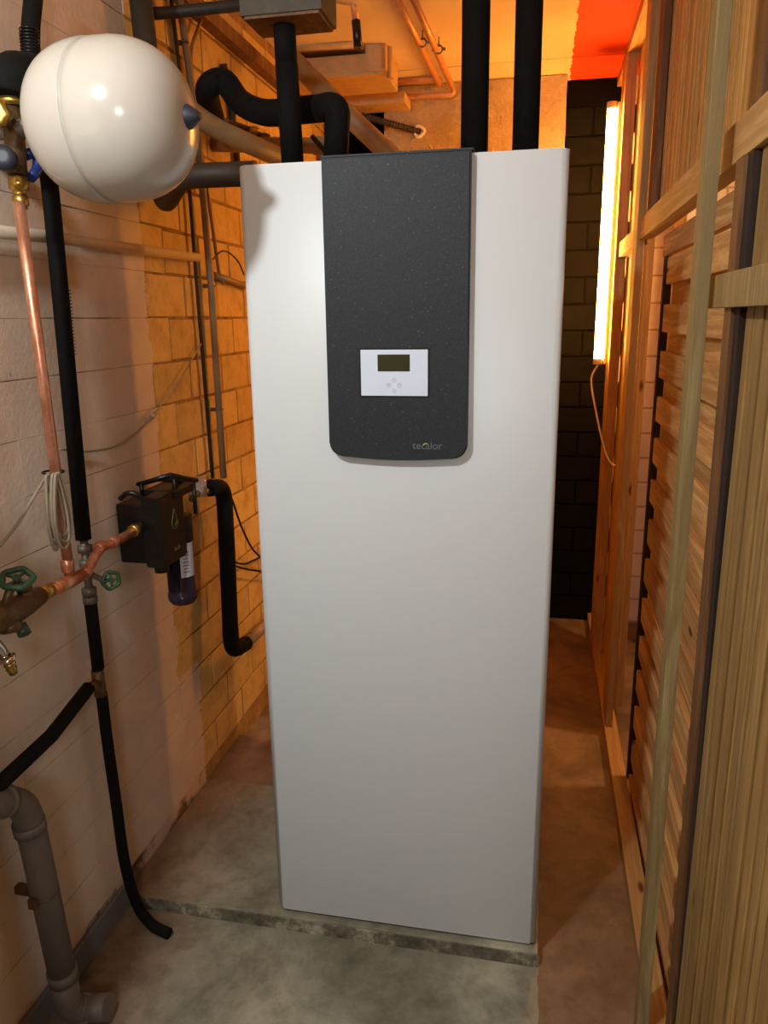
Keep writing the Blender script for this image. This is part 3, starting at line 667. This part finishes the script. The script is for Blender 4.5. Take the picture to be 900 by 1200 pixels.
latheo('clear_dome', g+Vector((0, 0, -.012)), (0, 0, 1), [(0, .029), (.052, .029), (.057, .022), (.058, .001)], 'clear', ga, 24)
latheo('dial', g+Vector((0, 0, -.012)), (0, 0, 1), [(0, .018), (.03, .018)], 'label', ga, 20)
g2 = Vector((-0.385, 0.566, 1.089))
pipe('brass_joint', [g, (-0.385, 0.625, 1.076)], .011, 'brass', ga)
pipe('inlet_joint', [g, (-.36, .40, g.z)], .010, 'old_brass', ga)
latheo('red_ring', Vector((-0.385, 0.589, 1.107)), (0, 1, 0), [(0, .018), (.012, .018)], 'red_plastic', ga, 20)
o = thing('insulated_pipe', (-0.370, 0.648, 0.820), 'thick black insulated pipe dropping in a U from the gauge and turning behind the cabinet', 'pipe')
pipe('foam_sleeve', [(-0.380, 0.576, 1.098), (-0.380, 0.685, 1.081), (-0.375, 0.669, 0.875), (-0.365, 0.624, 0.504), (-0.365, 0.756, 0.478)], .0275, 'black_rubber', o, .055, 20)
pipe('pipe_run', [(-0.365, 0.724, 0.482), (-0.365, 1.155, 0.453)], .022, 'beige_pipe', o, 0, 18)
for i, pts in enumerate(([(-0.400, 0.796, 1.009), (-0.400, 0.880, 0.870), (-0.400, 0.995, 0.749), (-0.400, 1.226, 0.618)], [(-0.400, 0.733, 0.804), (-0.410, 0.885, 0.739), (-0.410, 1.016, 0.717), (-0.410, 1.319, 0.680)], [(-0.400, 0.745, 0.784), (-0.400, 0.899, 0.714), (-0.400, 1.222, 0.589)])):
    o = pipe('thin_cable', spline(pts), .004, 'black_plastic', None, 0, 8)
    tag(o, ('dark cable curving down behind the cabinet from the upper part of the black pipe', 'dark cable rising toward the cabinet edge from the black pipe', 'lowest dark cable between the black pipe and the cabinet edge')[i], 'cable')
# cables
cc = thing('cable_coil', (-0.350, -0.268, 1.305), 'coil of grey cable tied with black band to the copper pipe', 'cable')
bm = bmesh.new(); top = Vector((-0.365, -0.243, 1.317))
for i in range(7):
    L = .150+.016*math.sin(i*2.1); wv = .016+.0035*i; off = (i-3)*.004; pts = []
    for k_ in range(25):
        a = 2*PI*k_/24; pts.append(top+Vector((.020+.004*math.cos(i*1.7)+.003*i, math.sin(a)*wv*(.35+.65*(1-math.cos(a))/2)-.040+off, -L/2*(1-math.cos(a))-.0)))
    tube(bm, pts, .0034, 8)
link('cable_loops', bm, 'cable_grey', cc)
bm = bmesh.new(); torus(bm, top+Vector((.004, 0, -.004)), (0, 0, 1), .022, .0022, 20, 6); link('tie_band', bm, 'black_plastic', cc)
pipe('cable_end', spline([(-0.360, -0.435, 1.204), (-0.355, -0.380, 1.238), (-0.350, -0.317, 1.289), (-0.360, -0.264, 1.312)]), .0032, 'cable_grey', cc, 0, 8)
pipe('cable_end', spline([(-0.360, -0.530, 1.192), (-0.360, -0.473, 1.195), (-0.360, -0.435, 1.204)]), .0032, 'cable_grey', cc, 0, 8)
wc = thing('signal_cable', (-0.440, 0.120, 1.304), 'thin grey cable with a plug joint looping across the left wall up to the conduits', 'cable')
pipe('cable', spline([(-0.445, -0.090, 1.336), (-0.445, 0.011, 1.313), (-0.440, 0.141, 1.305), (-0.440, 0.281, 1.333), (-0.435, 0.351, 1.363), (-0.440, 0.526, 1.436), (-0.440, 0.719, 1.553)]), .0028, 'cable_grey', wc, 0, 8)
latheo('plug', (-0.437, 0.307, 1.346), Vector((-0.435, 0.373, 1.370))-Vector((-0.437, 0.307, 1.346)), [(0, .004), (.01, .0065), (.028, .0065), (.03, .0075), (.034, .0075), (.036, .006), (.055, .006), (.065, .0035)], 'cable_grey', wc, 10)
latheo('plug_ring', (-0.436, 0.337, 1.357), Vector((-0.435, 0.373, 1.370))-Vector((-0.437, 0.307, 1.346)), [(0, .008), (.012, .008)], 'white_pipe', wc, 10)
o = pipe('cable_loop', spline([(-0.430, 0.822, 1.819), (-0.430, 0.928, 1.857), (-0.430, 1.048, 1.834), (-0.430, 1.107, 1.787)]), .003, 'black_plastic', None, 0, 8); tag(o, 'thin dark cable arc from the pale conduit toward the cabinet edge', 'cable')

# ================================================================ TIMBER PARTITION ON THE RIGHT
pt = thing('timber_partition', (.97, .5, 0), 'raw timber stud partition with grooved panels and slatted door along the right side', 'partition')
FX = .965
Y0 = -1.9   # near end, behind the camera
def prt(name, a, b, mat, bev=.002): return boxo(name, a, b, mat, pt, bev)
prt('bottom_plate', (.955, -1.9, 0), (1.005, YB-.002, .045), 'pine_y')
prt('top_plate', (.955, -1.9, ZC-.045), (1.005, YB-.002, ZC-.001), 'pine_y')
prt('stud', (.952, 1.90, .045), (.996, 2.08, ZC-.045), 'pine')
prt('stud', (.958, 1.16, .045), (.984, 1.30, ZC-.045), 'pine')
prt('stud', (1.013, 1.34, .045), (1.04, 1.44, ZC-.045), 'pine')
for ya, yb in ((1.30, 1.47), (1.473, 1.68), (1.683, 1.93)):
    prt('infill_board', (1.001, ya, .046), (1.012, yb, 1.865), 'pine'); prt('infill_board', (1.001, ya, 1.93), (1.012, yb-.03, ZC-.046), 'pine')
prt('cross_rail', (.965, 1.30, 1.865), (1.0, 1.90, 1.925), 'pine_y')
prt('cross_rail', (.966, -1.9, 1.870), (1.008, 1.158, 1.938), 'pine_y')
# grooved upper infill: narrow strips side by side, joints between them
yy = -1.9; i = 0
while yy < 1.15:
    w_ = .030+.006*math.sin(i*1.9)
    dep = .002*math.sin(i*2.7)
    o = prt('strip', (1.012+dep, yy, 1.90), (1.030, yy+w_-.0018, ZC-.046), 'upper_panel', .0012); yy += w_; i += 1
prt('stud', (.985, 1.065, 1.94), (1.008, 1.155, ZC-.045), 'brown_wood')
prt('stud', (.980, -.27, 1.94), (1.006, -.20, ZC-.045), 'brown_wood')
prt('stud', (.988, -.335, 1.94), (1.010, -.285, ZC-.045), 'dark_wood')
# leaning front batten
bt = beam('roof_batten', (.926, -.172, 2.699), (.940, -.172, .0), .055, .024, 'pine_grey', None, (0, 1, 0), .002)
bt.name = 'upright_batten'; tag(bt, 'pale weathered upright batten standing in front of the slatted door', 'batten')
# near grooved door
nd = thing('grooved_door', (.98, -.9, .05), 'near door of grooved pale boards with a cross rail, at the right picture edge', 'door')
yy = -.325; i = 0
def strip(nm, y0, y1, x0, x1, z0, z1, mat, par, lean=.018):
    bm = bmesh.new(); vs = box(bm, (x0, y0, z0), (x1, y1, z1), .0012)
    for v in bm.verts: v.co.x += lean*(1.87-v.co.z)/1.87
    return link(nm, bm, mat, par)
while yy > -1.85:
    w_ = .026+.007*math.sin(i*2.3)+.004*math.sin(i*5.1)
    if i in (0, 1): w_ = .045
    strip('strip', yy-w_+.0022, yy, .978+.002*math.sin(i*2.7), 1.0, .052, 1.868, 'panel', nd, .0); yy -= w_; i += 1
boxo('cross_rail', (.952, -1.85, 1.634), (.9755, -.12, 1.690), 'pine_grey', nd, bev=.002)
strip('side_post_and_shade', -.285, -.235, .960, .985, .046, 1.868, 'brown_wood', nd, .02)
strip('side_post_and_shade', -.318, -.288, .966, .99, .046, 1.868, 'dark_wood', nd, .02)  # dark strip stands in for the door panel's shadow in the gap
# slatted shed door behind the batten
sd = thing('slatted_door', (1.02, .3, .05), 'old slatted door of rough sawn overlapping boards seen behind the upright batten', 'door')
boxo('door_stile', (1.004, .80, .05), (1.027, .83, 1.79), 'dark_wood', sd, bev=.002)
boxo('door_stile', (1.040, .36, .05), (1.058, .42, 1.80), 'brown_wood', sd, bev=.002)
boxo('top_board', (1.004, -.22, 1.792), (1.026, .86, 1.852), 'old_y', sd, bev=.003)
z = 1.785; i = 0; rr = random.Random(5)
while z > .06:
    h_ = .074+rr.uniform(-.006, .006)
    def slat(nm, x0, x1, z0, z1, ya, yb):
        bm = bmesh.new(); box(bm, (x0, ya, z0), (x1, yb, z1), .002)
        tw = rr.uniform(-.005, .005); s1 = rr.uniform(-.006, .006)
        for v in bm.verts:
            f_ = (v.co.y-ya)/(yb-ya); v.co.z += s1*(f_-.5); v.co.x += tw*(f_-.5)*.5
        link(nm, bm, 'old_y', sd)
    slat('slat', 1.010, 1.026, max(.05, z-h_), z, -.235, .797)
    slat('slat', 1.028, 1.040, max(.05, z-h_-.062), z-h_+.008, -.235, .797)
    z -= h_+.056; i += 1
# fluorescent tube
tb = thing('tube_light', (.915, 2.0, 1.42), 'glowing vertical tube lamp fixed to the far stud of the partition', 'lamp')
a = (0.906, 2.000, 2.485); b = (0.908, 2.000, 1.420)
boxo('backing_strip', (.935, 1.985, b[2]-.01), (.951, 2.02, a[2]+.01), 'white_brick', tb, bev=.003)
pipe('tube', [(.911, 2.0, b[2]+.015), (.911, 2.0, a[2]-.012)], .019, 'tube', tb, 0, 20)
for z_ in (a[2]-.012, b[2]-.012): latheo('end_cap', (.911, 2.0, z_), (0, 0, 1), [(0, .019), (.002, .022), (.025, .022), (.027, .019)], 'cable_white', tb, 20)
o = pipe('lamp_cable', spline([(.911, 2.0, b[2]-.012), (0.884, 1.980, 1.340), (0.907, 1.930, 1.210), (0.950, 1.880, 1.042), (0.980, 1.840, 0.983), (1.000, 1.800, 0.976)]), .0042, 'cable_white', None, 0, 8)
tag(o, 'thin white cable hanging from the lower end of the tube lamp into the partition', 'cable')
o = pipe('wall_cable', spline([(1.097, 2.360, 1.075), (1.138, 2.360, 0.945), (1.134, 2.360, 0.878), (1.090, 2.360, 0.845)]), .004, 'cable_white', None, 0, 8)
tag(o, 'thin pale cable loop in front of the white brick wall beyond the partition', 'cable')
